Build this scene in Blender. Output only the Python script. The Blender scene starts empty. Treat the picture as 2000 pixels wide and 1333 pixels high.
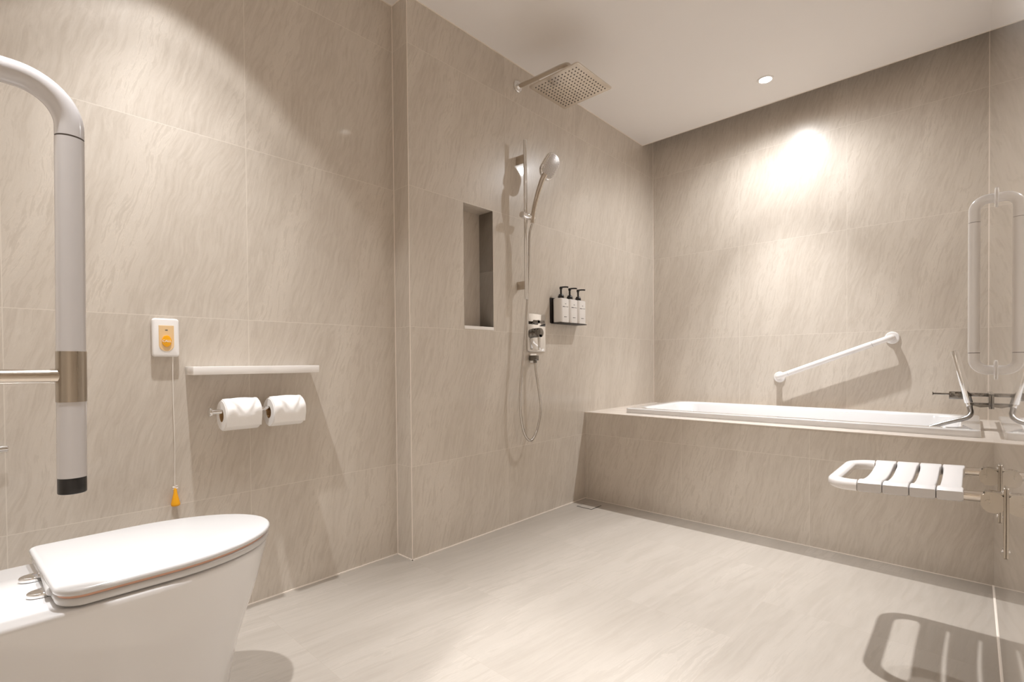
import bpy, bmesh, math, random
from mathutils import Vector, Matrix

S = bpy.context.scene
COL = S.collection
PI = math.pi
rnd = random.Random(5)

# ---------------------------------------------------------------- room sizes
H = 2.4            # ceiling height
AX = -1.8596        # toilet-side wall plane
BX = -1.7521        # shower wall plane (stands proud of it)
DX = 0.0589        # right wall plane
Y1 = 1.2534        # where the shower wall begins
BY = 3.4529        # back wall plane
TY = 2.5452         # bath front plane
CY = 3.2908         # ceiling panel stops here, slot behind it
HD = 0.529         # bath deck height

# ---------------------------------------------------------------- camera
F_PX = 969.28
cam = bpy.data.cameras.new('camera')
cam.sensor_width = 36.0
cam.lens = 36.0 * F_PX / 2000.0
cam.shift_y = 53.19 / 2000.0
cam.clip_start = 0.01
camo = bpy.data.objects.new('camera', cam)
COL.objects.link(camo)
yaw, pitch, roll = 0.7480, -0.01309, -0.00846
Fv = Vector((-math.sin(yaw) * math.cos(pitch), math.cos(yaw) * math.cos(pitch), math.sin(pitch)))
Rv = Vector((math.cos(yaw), math.sin(yaw), 0))
Uv = Rv.cross(Fv)
R2 = math.cos(roll) * Rv + math.sin(roll) * Uv
U2 = -math.sin(roll) * Rv + math.cos(roll) * Uv
camo.matrix_world = Matrix(((R2.x, U2.x, -Fv.x, 0), (R2.y, U2.y, -Fv.y, 0), (R2.z, U2.z, -Fv.z, 0.8461), (0, 0, 0, 1)))
S.camera = camo

# ---------------------------------------------------------------- world, exposure
w = bpy.data.worlds.new('world'); S.world = w
w.use_nodes = True
w.node_tree.nodes['Background'].inputs[0].default_value = (1, 0.9, 0.8, 1)
w.node_tree.nodes['Background'].inputs[1].default_value = 0.05
S.view_settings.view_transform = 'Standard'
S.view_settings.look = 'None'
S.view_settings.gamma = 1
S.view_settings.use_curve_mapping = False
S.view_settings.exposure = 1.23
S.cycles.max_bounces = 12
S.cycles.diffuse_bounces = 8
S.cycles.glossy_bounces = 6

# downlights: (x, y, beam watts, beam half degrees, spill watts, spill half degrees, spill blend, label)
LIGHTS = [
    (-0.845, 2.995, 72, 36, 20, 84, 0.9, 'glowing round downlight in the ceiling above the bathtub'),
    (-0.630, 1.700, 104, 29, 5, 56, 0.8, 'recessed round downlight in the ceiling over the folding shower seat'),
    (-1.484, 0.385, 46, 37, 9, 44, 0.25, 'recessed round downlight in the ceiling over the toilet'),
    (-0.800, 0.060, 62, 32, 8, 44, 0.8, 'recessed round downlight in the ceiling over the toilet grab rail'),
    (-0.350, -0.750, 150, 52, 12, 54, 0.8, 'added unseen fill downlight in the ceiling of the entry'),  # added lamp out of view, brightens toilet side, rail and walls
]
LCOL = (0.955, 0.965, 0.985)

# ================================================================ materials
def N(nt, t, **kw):
    n = nt.nodes.new(t)
    for k, v in kw.items():
        if k.startswith('i_'):
            n.inputs[k[2:].replace('_', ' ')].default_value = v
        else:
            setattr(n, k, v)
    return n

def M_(nt, op, a, b=None, c=None):
    n = nt.nodes.new('ShaderNodeMath'); n.operation = op
    for i, v in enumerate((a, b, c)):
        if v is None: continue
        if isinstance(v, (int, float)): n.inputs[i].default_value = v
        else: nt.links.new(v, n.inputs[i])
    return n.outputs[0]

def plain(name, col, rough=0.4, metal=0.0, coat=0.0, noise=0.0, nscale=40, emit=None, bump=0.0, stretch=None, spec=None, sss=0.0):
    m = bpy.data.materials.new(name); m.use_nodes = True
    nt = m.node_tree; b = nt.nodes['Principled BSDF']
    b.inputs['Base Color'].default_value = (*col, 1)
    b.inputs['Roughness'].default_value = rough
    b.inputs['Metallic'].default_value = metal
    b.inputs['Coat Weight'].default_value = coat
    b.inputs['Coat Roughness'].default_value = 0.03
    if spec is not None: b.inputs['Specular IOR Level'].default_value = spec
    if emit:
        b.inputs['Emission Color'].default_value = (*emit[:3], 1)
        b.inputs['Emission Strength'].default_value = emit[3]
    tc = N(nt, 'ShaderNodeTexCoord')
    mp = N(nt, 'ShaderNodeMapping')
    nt.links.new(tc.outputs['Object'], mp.inputs['Vector'])
    if stretch: mp.inputs['Scale'].default_value = stretch
    nz = N(nt, 'ShaderNodeTexNoise'); nz.inputs['Scale'].default_value = nscale; nz.inputs['Detail'].default_value = 4
    nt.links.new(mp.outputs[0], nz.inputs['Vector'])
    if noise:
        mx = N(nt, 'ShaderNodeMixRGB', blend_type='MIX')
        mx.inputs[1].default_value = (*[c * (1 - noise) for c in col], 1)
        mx.inputs[2].default_value = (*[min(1, c * (1 + noise)) for c in col], 1)
        nt.links.new(nz.outputs[0], mx.inputs[0])
        nt.links.new(mx.outputs[0], b.inputs['Base Color'])
    rr = N(nt, 'ShaderNodeMapRange')
    rr.inputs['To Min'].default_value = rough * 0.85; rr.inputs['To Max'].default_value = rough * 1.15
    nt.links.new(nz.outputs[0], rr.inputs[0]); nt.links.new(rr.outputs[0], b.inputs['Roughness'])
    if bump:
        bp = N(nt, 'ShaderNodeBump'); bp.inputs['Strength'].default_value = bump; bp.inputs['Distance'].default_value = 0.001
        nt.links.new(nz.outputs[0], bp.inputs['Height']); nt.links.new(bp.outputs[0], b.inputs['Normal'])
    return m

def tile(name, dark, mid, light, grout, rough=0.12, floor=False, lean=15, coat=0.0, coatr=0.06, spec=0.5, gw=0.0011, gmix=0.6):
    """porcelain stone tile, about 600 x 600, veined; box mapped in metres"""
    m = bpy.data.materials.new(name); m.use_nodes = True
    nt = m.node_tree; L = nt.links.new; b = nt.nodes['Principled BSDF']
    geo = N(nt, 'ShaderNodeNewGeometry')
    sp = N(nt, 'ShaderNodeSeparateXYZ'); L(geo.outputs['Position'], sp.inputs[0])
    sn = N(nt, 'ShaderNodeSeparateXYZ'); L(geo.outputs['True Normal'], sn.inputs[0])
    X, Y, Z = sp.outputs
    nx = M_(nt, 'GREATER_THAN', M_(nt, 'ABSOLUTE', sn.outputs[0]), 0.5)
    nz = M_(nt, 'GREATER_THAN', M_(nt, 'ABSOLUTE', sn.outputs[2]), 0.5)
    # tile units
    ux = M_(nt, 'DIVIDE', M_(nt, 'ADD', X, 0.5374), 0.599)
    uy = M_(nt, 'DIVIDE', M_(nt, 'SUBTRACT', Y, 0.0468), 0.602)
    uz = M_(nt, 'DIVIDE', M_(nt, 'SUBTRACT', Z, 0.3996), 0.6)
    def sel(f, a, c):   # f ? a : c
        return M_(nt, 'ADD', M_(nt, 'MULTIPLY', f, a), M_(nt, 'MULTIPLY', M_(nt, 'SUBTRACT', 1.0, f), c))
    u = sel(nx, uy, ux)
    v = sel(nz, uy, uz)
    if floor:   # planks run away along the room
        row = M_(nt, 'FLOOR', u)
        v = M_(nt, 'ADD', v, M_(nt, 'MULTIPLY', row, 0.5))
    fu = M_(nt, 'SUBTRACT', M_(nt, 'FRACT', u), 0.5)
    fv = M_(nt, 'SUBTRACT', M_(nt, 'FRACT', v), 0.5)
    du = M_(nt, 'SUBTRACT', 0.5, M_(nt, 'ABSOLUTE', fu))
    dv = M_(nt, 'SUBTRACT', 0.5, M_(nt, 'ABSOLUTE', fv))
    dmin = M_(nt, 'MULTIPLY', M_(nt, 'MINIMUM', du, dv), 0.6)
    g = M_(nt, 'LESS_THAN', dmin, gw)
    # per tile offset
    cv = N(nt, 'ShaderNodeCombineXYZ')
    L(M_(nt, 'FLOOR', u), cv.inputs[0]); L(M_(nt, 'FLOOR', v), cv.inputs[1])
    L(M_(nt, 'ADD', M_(nt, 'MULTIPLY', nx, 3.3), M_(nt, 'MULTIPLY', nz, 7.1)), cv.inputs[2])
    wn = N(nt, 'ShaderNodeTexWhiteNoise'); wn.noise_dimensions = '3D'; L(cv.outputs[0], wn.inputs['Vector'])
    # in-tile metric coordinates
    pu = M_(nt, 'MULTIPLY', u, 0.6); pv = M_(nt, 'MULTIPLY', v, 0.6)
    pc = N(nt, 'ShaderNodeCombineXYZ'); L(pu, pc.inputs[0]); L(pv, pc.inputs[1])
    off = N(nt, 'ShaderNodeVectorMath', operation='SCALE'); L(wn.outputs['Color'], off.inputs[0]); off.inputs['Scale'].default_value = 9.0
    ad = N(nt, 'ShaderNodeVectorMath', operation='ADD'); L(pc.outputs[0], ad.inputs[0]); L(off.outputs[0], ad.inputs[1])
    # warp
    wz = N(nt, 'ShaderNodeTexNoise'); wz.inputs['Scale'].default_value = 3.2; wz.inputs['Detail'].default_value = 3; L(ad.outputs[0], wz.inputs['Vector'])
    ws = N(nt, 'ShaderNodeVectorMath', operation='SCALE'); L(wz.outputs['Color'], ws.inputs[0]); ws.inputs['Scale'].default_value = 0.085 if not floor else 0.05
    wa = N(nt, 'ShaderNodeVectorMath', operation='ADD'); L(ad.outputs[0], wa.inputs[0]); L(ws.outputs[0], wa.inputs[1])
    ro = N(nt, 'ShaderNodeMapping'); ro.inputs['Rotation'].default_value = (0, 0, math.radians(lean))
    L(wa.outputs[0], ro.inputs['Vector'])
    st = N(nt, 'ShaderNodeMapping'); st.inputs['Scale'].default_value = (1.0, 0.085 if not floor else 0.06, 1.0)
    L(ro.outputs[0], st.inputs['Vector'])
    n1 = N(nt, 'ShaderNodeTexNoise'); n1.inputs['Scale'].default_value = 95 if not floor else 60; n1.inputs['Detail'].default_value = 7; n1.inputs['Roughness'].default_value = 0.68; n1.inputs['Distortion'].default_value = 0.25
    L(st.outputs[0], n1.inputs['Vector'])
    n2 = N(nt, 'ShaderNodeTexNoise'); n2.inputs['Scale'].default_value = 9.0; n2.inputs['Detail'].default_value = 3; n2.inputs['Roughness'].default_value = 0.5
    L(st.outputs[0], n2.inputs['Vector'])
    n3 = N(nt, 'ShaderNodeTexNoise'); n3.inputs['Scale'].default_value = 210; n3.inputs['Detail'].default_value = 2
    L(ad.outputs[0], n3.inputs['Vector'])
    # sharp light veins: ridged noise
    rg = M_(nt, 'ABSOLUTE', M_(nt, 'SUBTRACT', n1.outputs[0], 0.5))
    vein = M_(nt, 'SUBTRACT', 1.0, M_(nt, 'MINIMUM', M_(nt, 'MULTIPLY', rg, 22.0), 1.0))
    gate = M_(nt, 'MULTIPLY', vein, M_(nt, 'MINIMUM', M_(nt, 'MAXIMUM', M_(nt, 'MULTIPLY', M_(nt, 'SUBTRACT', n2.outputs[0], 0.47), 6.0), 0.0), 1.0))
    s = M_(nt, 'ADD', M_(nt, 'MULTIPLY', n1.outputs[0], 0.72), M_(nt, 'ADD', M_(nt, 'MULTIPLY', n2.outputs[0], 0.26), M_(nt, 'MULTIPLY', n3.outputs[0], 0.06 if not floor else 0.03)))
    cr = N(nt, 'ShaderNodeValToRGB'); L(s, cr.inputs[0])
    e = cr.color_ramp.elements
    e[0].position = 0.33; e[0].color = (*dark, 1)
    e[1].position = 0.68; e[1].color = (*light, 1)
    k = e.new(0.5); k.color = (*mid, 1)
    mv = N(nt, 'ShaderNodeMixRGB'); L(M_(nt, 'MULTIPLY', gate, 0.55), mv.inputs[0]); L(cr.outputs[0], mv.inputs[1]); mv.inputs[2].default_value = (*[min(1, c * 1.12) for c in light], 1)
    mg = N(nt, 'ShaderNodeMixRGB'); L(M_(nt, 'MULTIPLY', g, gmix), mg.inputs[0]); L(mv.outputs[0], mg.inputs[1]); mg.inputs[2].default_value = (*grout, 1)
    L(mg.outputs[0], b.inputs['Base Color'])
    rr = N(nt, 'ShaderNodeMapRange'); rr.inputs['To Min'].default_value = rough * 0.8; rr.inputs['To Max'].default_value = rough * 1.3
    L(n1.outputs[0], rr.inputs[0])
    rg2 = M_(nt, 'MAXIMUM', rr.outputs[0], M_(nt, 'MULTIPLY', g, 0.6)); L(rg2, b.inputs['Roughness'])
    b.inputs['Specular IOR Level'].default_value = spec
    b.inputs['Coat Weight'].default_value = coat; b.inputs['Coat Roughness'].default_value = coatr
    bp = N(nt, 'ShaderNodeBump'); bp.inputs['Strength'].default_value = 0.10 if not floor else 0.25; bp.inputs['Distance'].default_value = 0.0012
    hh = M_(nt, 'SUBTRACT', n1.outputs[0], M_(nt, 'MULTIPLY', g, 0.8)); L(hh, bp.inputs['Height']); L(bp.outputs[0], b.inputs['Normal'])
    return m

MT = {}
WD, WM, WL, WG = (0.500, 0.438, 0.370), (0.572, 0.511, 0.441), (0.640, 0.580, 0.508), (0.75, 0.69, 0.61)
MT['wall'] = tile('stone_wall_tile', WD, WM, WL, WG, rough=0.30, coat=0.35, coatr=0.07)
MT['wallback'] = tile('stone_wall_tile_satin', WD, WM, WL, WG, rough=0.30, coat=0.0)
MT['wallpolish'] = tile('stone_wall_tile_polished', WD, WM, WL, WG, rough=0.30, coat=1.0, coatr=0.02)
MT['floor'] = tile('stone_floor_tile', (0.350, 0.309, 0.264), (0.382, 0.340, 0.294), (0.415, 0.372, 0.325), (0.39, 0.335, 0.28), rough=0.36, floor=True, lean=6, gw=0.0008, gmix=0.5)
MT['ceiling'] = plain('ceiling_paint', (0.84, 0.81, 0.785), 0.7, noise=0.01, nscale=8)
MT['caulk'] = plain('pale_caulk', (0.85, 0.77, 0.69), 0.5, noise=0.02)
MT['ceramic'] = plain('white_ceramic', (0.72, 0.708, 0.703), 0.10, coat=0.8, noise=0.01, nscale=6)
MT['seatplastic'] = plain('white_lid_plastic', (0.58, 0.568, 0.56), 0.16, coat=0.3, noise=0.01, nscale=6)
MT['buffer'] = plain('peach_seal', (0.72, 0.42, 0.30), 0.5, noise=0.05)
MT['nylon'] = plain('white_nylon', (0.80, 0.775, 0.76), 0.22, coat=0.5, noise=0.015, nscale=20)
MT['greynylon'] = plain('cool_grey_nylon', (0.55, 0.53, 0.53), 0.18, coat=0.5, noise=0.015, nscale=20)
MT['ribbed'] = plain('ribbed_white_nylon', (0.62, 0.598, 0.585), 0.35, noise=0.03, nscale=90, bump=0.3, stretch=(1, 0.05, 1))
MT['joint'] = plain('dark_joint', (0.10, 0.085, 0.075), 0.6, noise=0.05)
MT['chrome'] = plain('polished_chrome', (0.80, 0.79, 0.78), 0.05, metal=1, noise=0.01)
MT['darkchrome'] = plain('bath_mixer_chrome', (0.20, 0.185, 0.17), 0.05, metal=1, noise=0.02)
MT['steel'] = plain('brushed_steel', (0.42, 0.37, 0.31), 0.28, metal=1, noise=0.06, nscale=60, stretch=(1, 1, 0.03))
MT['satin'] = plain('satin_steel', (0.62, 0.56, 0.49), 0.17, metal=1, noise=0.05, nscale=60, stretch=(0.03, 1, 1))
MT['hose'] = plain('steel_hose', (0.62, 0.59, 0.56), 0.22, metal=1, noise=0.05, nscale=200)
MT['black'] = plain('black_plastic', (0.012, 0.011, 0.011), 0.3, noise=0.1)
MT['blackmetal'] = plain('black_powder_metal', (0.015, 0.011, 0.010), 0.45, noise=0.1)
MT['bottle'] = plain('white_bottle', (0.80, 0.77, 0.74), 0.30, noise=0.01)
MT['print'] = plain('grey_print', (0.08, 0.07, 0.07), 0.6, noise=0.05)
MT['paper'] = plain('tissue_paper', (0.90, 0.88, 0.86), 0.9, noise=0.02, nscale=300, bump=0.25)
MT['cardboard'] = plain('brown_cardboard', (0.48, 0.30, 0.14), 0.85, noise=0.06)
MT['marble'] = plain('white_marble', (0.86, 0.83, 0.80), 0.15, coat=0.3, noise=0.05, nscale=12)
MT['orange'] = plain('orange_plastic', (0.88, 0.40, 0.01), 0.35, noise=0.02)
MT['amber'] = plain('pale_amber_plastic', (0.80, 0.56, 0.30), 0.35, noise=0.04)
MT['white'] = plain('white_plastic', (0.82, 0.79, 0.76), 0.3, noise=0.01)
MT['cord'] = plain('white_cord', (0.85, 0.80, 0.74), 0.7, noise=0.05)
MT['nozzle'] = plain('rubber_nozzle', (0.085, 0.07, 0.06), 0.6, noise=0.05)
MT['lens'] = plain('lamp_lens', (1, 0.95, 0.9), 0.4, emit=(1, 0.96, 0.93, 45))
MT['lensdim'] = plain('dimmed_lamp_lens', (1, 0.95, 0.9), 0.4, emit=(1, 0.96, 0.93, 5))  # glow turned down in place of a recess, keeps glints off the walls
MT['acrylic'] = plain('white_bath_acrylic', (0.76, 0.75, 0.745), 0.10, coat=0.8, noise=0.01, nscale=6)
MT['darkslot'] = plain('dark_drain_gap', (0.03, 0.025, 0.02), 0.7, noise=0.1)

# ================================================================ mesh helpers
def bm_box(bm, x0, x1, y0, y1, z0, z1, bev=0.0, seg=2):
    t = bmesh.new()
    bmesh.ops.create_cube(t, size=1)
    for v in t.verts:
        v.co = Vector((x0 + (v.co.x + .5) * (x1 - x0), y0 + (v.co.y + .5) * (y1 - y0), z0 + (v.co.z + .5) * (z1 - z0)))
    if bev:
        bmesh.ops.bevel(t, geom=list(t.edges), offset=bev, segments=seg, profile=0.5, affect='EDGES')
    merge(bm, t)

def merge(bm, t, mat=None):
    if mat is not None: bmesh.ops.transform(t, matrix=mat, verts=t.verts)
    me = bpy.data.meshes.new('tmp'); t.to_mesh(me); t.free()
    bm.from_mesh(me); bpy.data.meshes.remove(me)

def rings(bm, secs, cap0=True, cap1=True, closed=False):
    """secs: list of rings (lists of Vector of the same length) -> skin"""
    vs = [[bm.verts.new(p) for p in s] for s in secs]
    n = len(vs[0]); m = len(vs)
    for i in range(m - 1 + (1 if closed else 0)):
        a, b = vs[i], vs[(i + 1) % m]
        for j in range(n):
            bm.faces.new((a[j], a[(j + 1) % n], b[(j + 1) % n], b[j]))
    if not closed:
        if cap0: bm.faces.new(list(reversed(vs[0])))
        if cap1: bm.faces.new(vs[-1])
    return vs

def tube(bm, pts, r, n=16, cap=True, closed=False, rfun=None):
    pts = [Vector(p) for p in pts]
    m = len(pts)
    def tan(i):
        if closed: return (pts[(i + 1) % m] - pts[i - 1]).normalized()
        if i == 0: return (pts[1] - pts[0]).normalized()
        if i == m - 1: return (pts[-1] - pts[-2]).normalized()
        return (pts[i + 1] - pts[i - 1]).normalized()
    t = tan(0)
    up = Vector((0, 0, 1)) if abs(t.z) < 0.9 else Vector((1, 0, 0))
    nrm = t.cross(up).normalized()
    secs = []
    for i in range(m):
        t2 = tan(i)
        ax = t.cross(t2)
        if ax.length > 1e-8:
            nrm = Matrix.Rotation(t.angle(t2), 3, ax.normalized()) @ nrm
        t = t2
        bn = t.cross(nrm).normalized()
        rr = rfun(i / (m - 1)) * r if rfun else r
        if isinstance(rr, tuple): ra, rb = rr
        else: ra = rb = rr
        secs.append([pts[i] + nrm * math.cos(k * 2 * PI / n) * ra + bn * math.sin(k * 2 * PI / n) * rb for k in range(n)])
    rings(bm, secs, cap, cap, closed)

def fillet(pts, r, n=8):
    """polyline with rounded corners"""
    pts = [Vector(p) for p in pts]; out = [pts[0]]
    for i in range(1, len(pts) - 1):
        p, a, b = pts[i], (pts[i - 1] - pts[i]), (pts[i + 1] - pts[i])
        rr = r
        a0 = a.normalized(); b0 = b.normalized()
        th = a0.angle(b0)
        d = min(rr / math.tan(th / 2), a.length * (.97 if i == 1 else .49), b.length * (.97 if i == len(pts) - 2 else .49))
        rad = d * math.tan(th / 2)
        c = p + (a0 + b0).normalized() * rad / math.sin(th / 2)
        s = p + a0 * d - c; e = p + b0 * d - c
        tot = s.angle(e); ax = s.cross(e).normalized()
        for k in range(n + 1):
            out.append(c + Matrix.Rotation(tot * k / n, 3, ax) @ s)
    out.append(pts[-1]); return out

def smooth(pts, n=8):
    """Catmull-Rom"""
    P = [Vector(p) for p in pts]; P = [2 * P[0] - P[1]] + P + [2 * P[-1] - P[-2]]
    out = []
    for i in range(1, len(P) - 2):
        for k in range(n):
            t = k / n
            out.append(0.5 * ((2 * P[i]) + (-P[i - 1] + P[i + 1]) * t + (2 * P[i - 1] - 5 * P[i] + 4 * P[i + 1] - P[i + 2]) * t * t + (-P[i - 1] + 3 * P[i] - 3 * P[i + 1] + P[i + 2]) * t ** 3))
    out.append(P[-2]); return out

def cyl(bm, p0, p1, r, n=24, bev=0.0):
    p0, p1 = Vector(p0), Vector(p1); L = (p1 - p0).length; d = (p1 - p0) / L
    if bev:
        pts = [p0, p0 + d * bev * 0.3, p0 + d * bev, p1 - d * bev, p1 - d * bev * 0.3, p1]
        rs = [r - bev, r - bev * 0.3, r, r, r - bev * 0.3, r - bev]
    else:
        pts = [p0, p1]; rs = [r, r]
    up = Vector((0, 0, 1)) if abs(d.z) < 0.9 else Vector((1, 0, 0))
    a = d.cross(up).normalized(); b = d.cross(a)
    rings(bm, [[p + (a * math.cos(k * 2 * PI / n) + b * math.sin(k * 2 * PI / n)) * q for k in range(n)] for p, q in zip(pts, rs)])

def lathe(bm, prof, origin, axis=(0, 0, 1), n=32):
    """prof: (radius, along) closed skin with caps"""
    o = Vector(origin); d = Vector(axis).normalized()
    up = Vector((0, 0, 1)) if abs(d.z) < 0.9 else Vector((1, 0, 0))
    a = d.cross(up).normalized(); b = d.cross(a)
    rings(bm, [[o + d * h + (a * math.cos(k * 2 * PI / n) + b * math.sin(k * 2 * PI / n)) * max(q, 1e-5) for k in range(n)] for q, h in prof])

def rrect(w, h, r, n=6):
    o = []
    for cx, cy, a0 in ((w / 2 - r, h / 2 - r, 0), (-w / 2 + r, h / 2 - r, 90), (-w / 2 + r, -h / 2 + r, 180), (w / 2 - r, -h / 2 + r, 270)):
        for k in range(n + 1):
            a = math.radians(a0 + 90 * k / n); o.append((cx + r * math.cos(a), cy + r * math.sin(a)))
    return o

def slab(bm, outline, to3, t0, t1, bev=0.0, seg=3):
    """outline 2D extruded from t0 to t1 with rounded rims; to3(u,v,t)->Vector"""
    cx = sum(p[0] for p in outline) / len(outline); cy = sum(p[1] for p in outline) / len(outline)
    def inset(d):
        res = []
        n = len(outline)
        for i in range(n):
            p0, p, p1 = outline[i - 1], outline[i], outline[(i + 1) % n]
            tx, ty = p1[0] - p0[0], p1[1] - p0[1]; l = math.hypot(tx, ty) or 1
            nx, ny = -ty / l, tx / l
            if nx * (cx - p[0]) + ny * (cy - p[1]) < 0: nx, ny = -nx, -ny
            res.append((p[0] + nx * d, p[1] + ny * d))
        return res
    sg = 1 if t1 > t0 else -1
    lv = []
    if bev:
        for k in range(seg + 1):
            a = PI / 2 * k / seg
            lv.append((bev * (1 - math.sin(a)), t0 + sg * bev * (1 - math.cos(a))))
        for k in range(seg, -1, -1):
            a = PI / 2 * k / seg
            lv.append((bev * (1 - math.sin(a)), t1 - sg * bev * (1 - math.cos(a))))
    else: lv = [(0, t0), (0, t1)]
    rings(bm, [[to3(u, v, t) for u, v in (inset(d) if d else outline)] for d, t in lv])

def obj(name, bm, mat, parent=None, sharp=35, local=True):
    bmesh.ops.remove_doubles(bm, verts=bm.verts, dist=1e-6)
    bmesh.ops.recalc_face_normals(bm, faces=bm.faces)
    for f in bm.faces: f.smooth = True
    ang = math.radians(sharp)
    for e in bm.edges:
        if len(e.link_faces) == 2 and e.calc_face_angle(0) > ang: e.smooth = False
    me = bpy.data.meshes.new(name)
    # object origin at its own centre bottom (world coordinates kept)
    bm.to_mesh(me); bm.free()
    o = bpy.data.objects.new(name, me); COL.objects.link(o)
    me.materials.append(MT[mat] if isinstance(mat, str) else mat)
    co = [v.co.copy() for v in me.vertices]
    lo = Vector([min(c[i] for c in co) for i in range(3)]); hi = Vector([max(c[i] for c in co) for i in range(3)])
    org = Vector(((lo.x + hi.x) / 2, (lo.y + hi.y) / 2, lo.z))
    me.transform(Matrix.Translation(-org))
    if parent:
        o.parent = parent
        pw = Vector((0, 0, 0)); q = parent
        while q: pw += q.location; q = q.parent
        o.location = org - pw
    else: o.location = org
    return o

def thing(name, label, cat, loc, group=None):
    o = bpy.data.objects.new(name, None); COL.objects.link(o)
    o.empty_display_size = 0.05
    o.location = loc; o['label'] = label; o['category'] = cat
    if group: o['group'] = group
    return o

def tag(o, label, cat, group=None):
    o['label'] = label; o['category'] = cat
    if group: o['group'] = group
    return o

def struct(name, bm, mat, parent=None):
    o = obj(name, bm, mat, parent)
    if not parent: o['kind'] = 'structure'
    return o

def box_obj(fn, name, mat, b, parent=None, bev=0):
    bm = bmesh.new(); bm_box(bm, *b, bev=bev); return fn(name, bm, mat, parent)

# ================================================================ room shell
TOP = 2.60
box_obj(struct, 'floor', 'floor', (-2.05, 1.05, -1.8, 3.6, -0.12, 0.0))
box_obj(struct, 'wall_left', 'wall', (-2.05, AX, -0.2, Y1, 0, TOP))
bm = bmesh.new()   # shower wall with its niche
NY0, NY1, NZ0, NZ1, ND = 1.561, 1.756, 1.003, 1.596, 0.098
bm_box(bm, -2.05, BX, Y1, NY0, 0, TOP)
bm_box(bm, -2.05, BX, NY1, 3.6, 0, TOP)
bm_box(bm, -2.05, BX, NY0, NY1, 0, NZ0)
bm_box(bm, -2.05, BX, NY0, NY1, NZ1, TOP)
bm_box(bm, -2.05, BX - ND, NY0, NY1, NZ0, NZ1)
struct('wall_shower', bm, 'wall')
box_obj(struct, 'wall_back', 'wallback', (BX, 0.2, BY, 3.6, 0, TOP))
box_obj(struct, 'wall_right', 'wallpolish', (DX, 0.2, 0.40, BY, 0, TOP))
box_obj(struct, 'wall_front', 'wall', (-2.05, -0.60, -0.35, -0.2, 0, TOP))
box_obj(struct, 'wall_entry_left', 'wall', (-0.75, -0.60, -1.8, -0.35, 0, TOP))
box_obj(struct, 'wall_entry_back', 'wall', (-0.60, 0.9, -1.8, -1.65, 0, TOP))
box_obj(struct, 'wall_entry_right', 'wall', (0.9, 1.05, -1.8, 0.55, 0, TOP))
box_obj(struct, 'wall_entry_far', 'wall', (0.2, 0.9, 0.40, 0.55, 0, TOP))
bm = bmesh.new()
bm_box(bm, -2.0, 1.0, -1.75, CY, H, H + 0.03)
bm_box(bm, -2.05, 1.05, -1.8, 3.6, TOP, TOP + 0.05)
struct('ceiling', bm, 'ceiling')

# niche sill and pale joints
c = 0.0035
bm = bmesh.new(); bm_box(bm, BX - ND, BX + 0.003, NY0 - 0.0, NY1 + 0.0, NZ0, NZ0 + 0.016, bev=0.001)
struct('trim_1', bm, 'marble')
def bead(n, x0, x1, y0, y1, z0, z1):
    box_obj(struct, 'trim_%d' % n, 'caulk', (min(x0, x1), max(x0, x1), min(y0, y1), max(y0, y1), z0, z1))
bead(2, AX, AX + c, -0.2, Y1, 0, c); bead(3, AX, BX + c, Y1 - c, Y1, 0, c); bead(4, BX, BX + c, Y1 - c, TY, 0, c)
bead(5, DX, DX - 0.003, 0.40, TY, 0, 0.003)
bead(6, AX, AX + c, -0.2, Y1, H - c, H); bead(7, AX, BX + c, Y1, Y1 - c, H - c, H); bead(8, BX, BX + c, Y1 - c, CY, H - c, H)
bead(9, BX, DX, CY, CY + 0.003, H - 0.003, H + 0.03)
bead(10, AX, AX + .002, Y1, Y1 - .002, 0, H)
bead(11, BX - .0015, BX + .0008, Y1 - .0008, Y1 + .0015, 0, H)
bead(12, BX, BX + .0025, BY, BY - .0025, HD, TOP); bead(13, DX, DX - .002, BY, BY - .002, HD, TOP)
bead(14, BX, DX, TY - 0.002, TY, 0, 0.002)

# ================================================================ bath
# masonry box with a well for the bath
TX0, TX1, TYa, TYb, TZ = -1.535, 0.026, 2.652, 3.375, 0.562
bm = bmesh.new()
bm_box(bm, BX, DX, TY, TYa + 0.03, 0, HD)
bm_box(bm, BX, DX, TYb - 0.03, BY, 0, HD)
bm_box(bm, BX, TX0 + 0.03, TYa + 0.03, TYb - 0.03, 0, HD)
bm_box(bm, TX1 - 0.03, DX, TYa + 0.03, TYb - 0.03, 0, HD)
bath = thing('bath_surround', 'long beige stone-tiled bath surround between the shower wall and right wall', 'bath surround', ((BX + DX) / 2, TY, 0))
obj('tiled_casing', bm, 'wall', bath)
bm = bmesh.new()
for b in ((BX, DX, TY - 0.002, TYa + 0.03), (BX, DX, TYb - 0.03, BY)): bm_box(bm, b[0], b[1], b[2], b[3], HD, HD + 0.004)
for b in ((BX, TX0 + 0.03), (TX1 - 0.03, DX)): bm_box(bm, b[0], b[1], TYa + 0.03, TYb - 0.03, HD, HD + 0.004)
o = obj('deck_top', bm, plain('deck_stone', (0.74, 0.67, 0.60), 0.2, noise=0.05, nscale=14), bath); o['label'] = 'pale stone deck around the tub rim'
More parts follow.
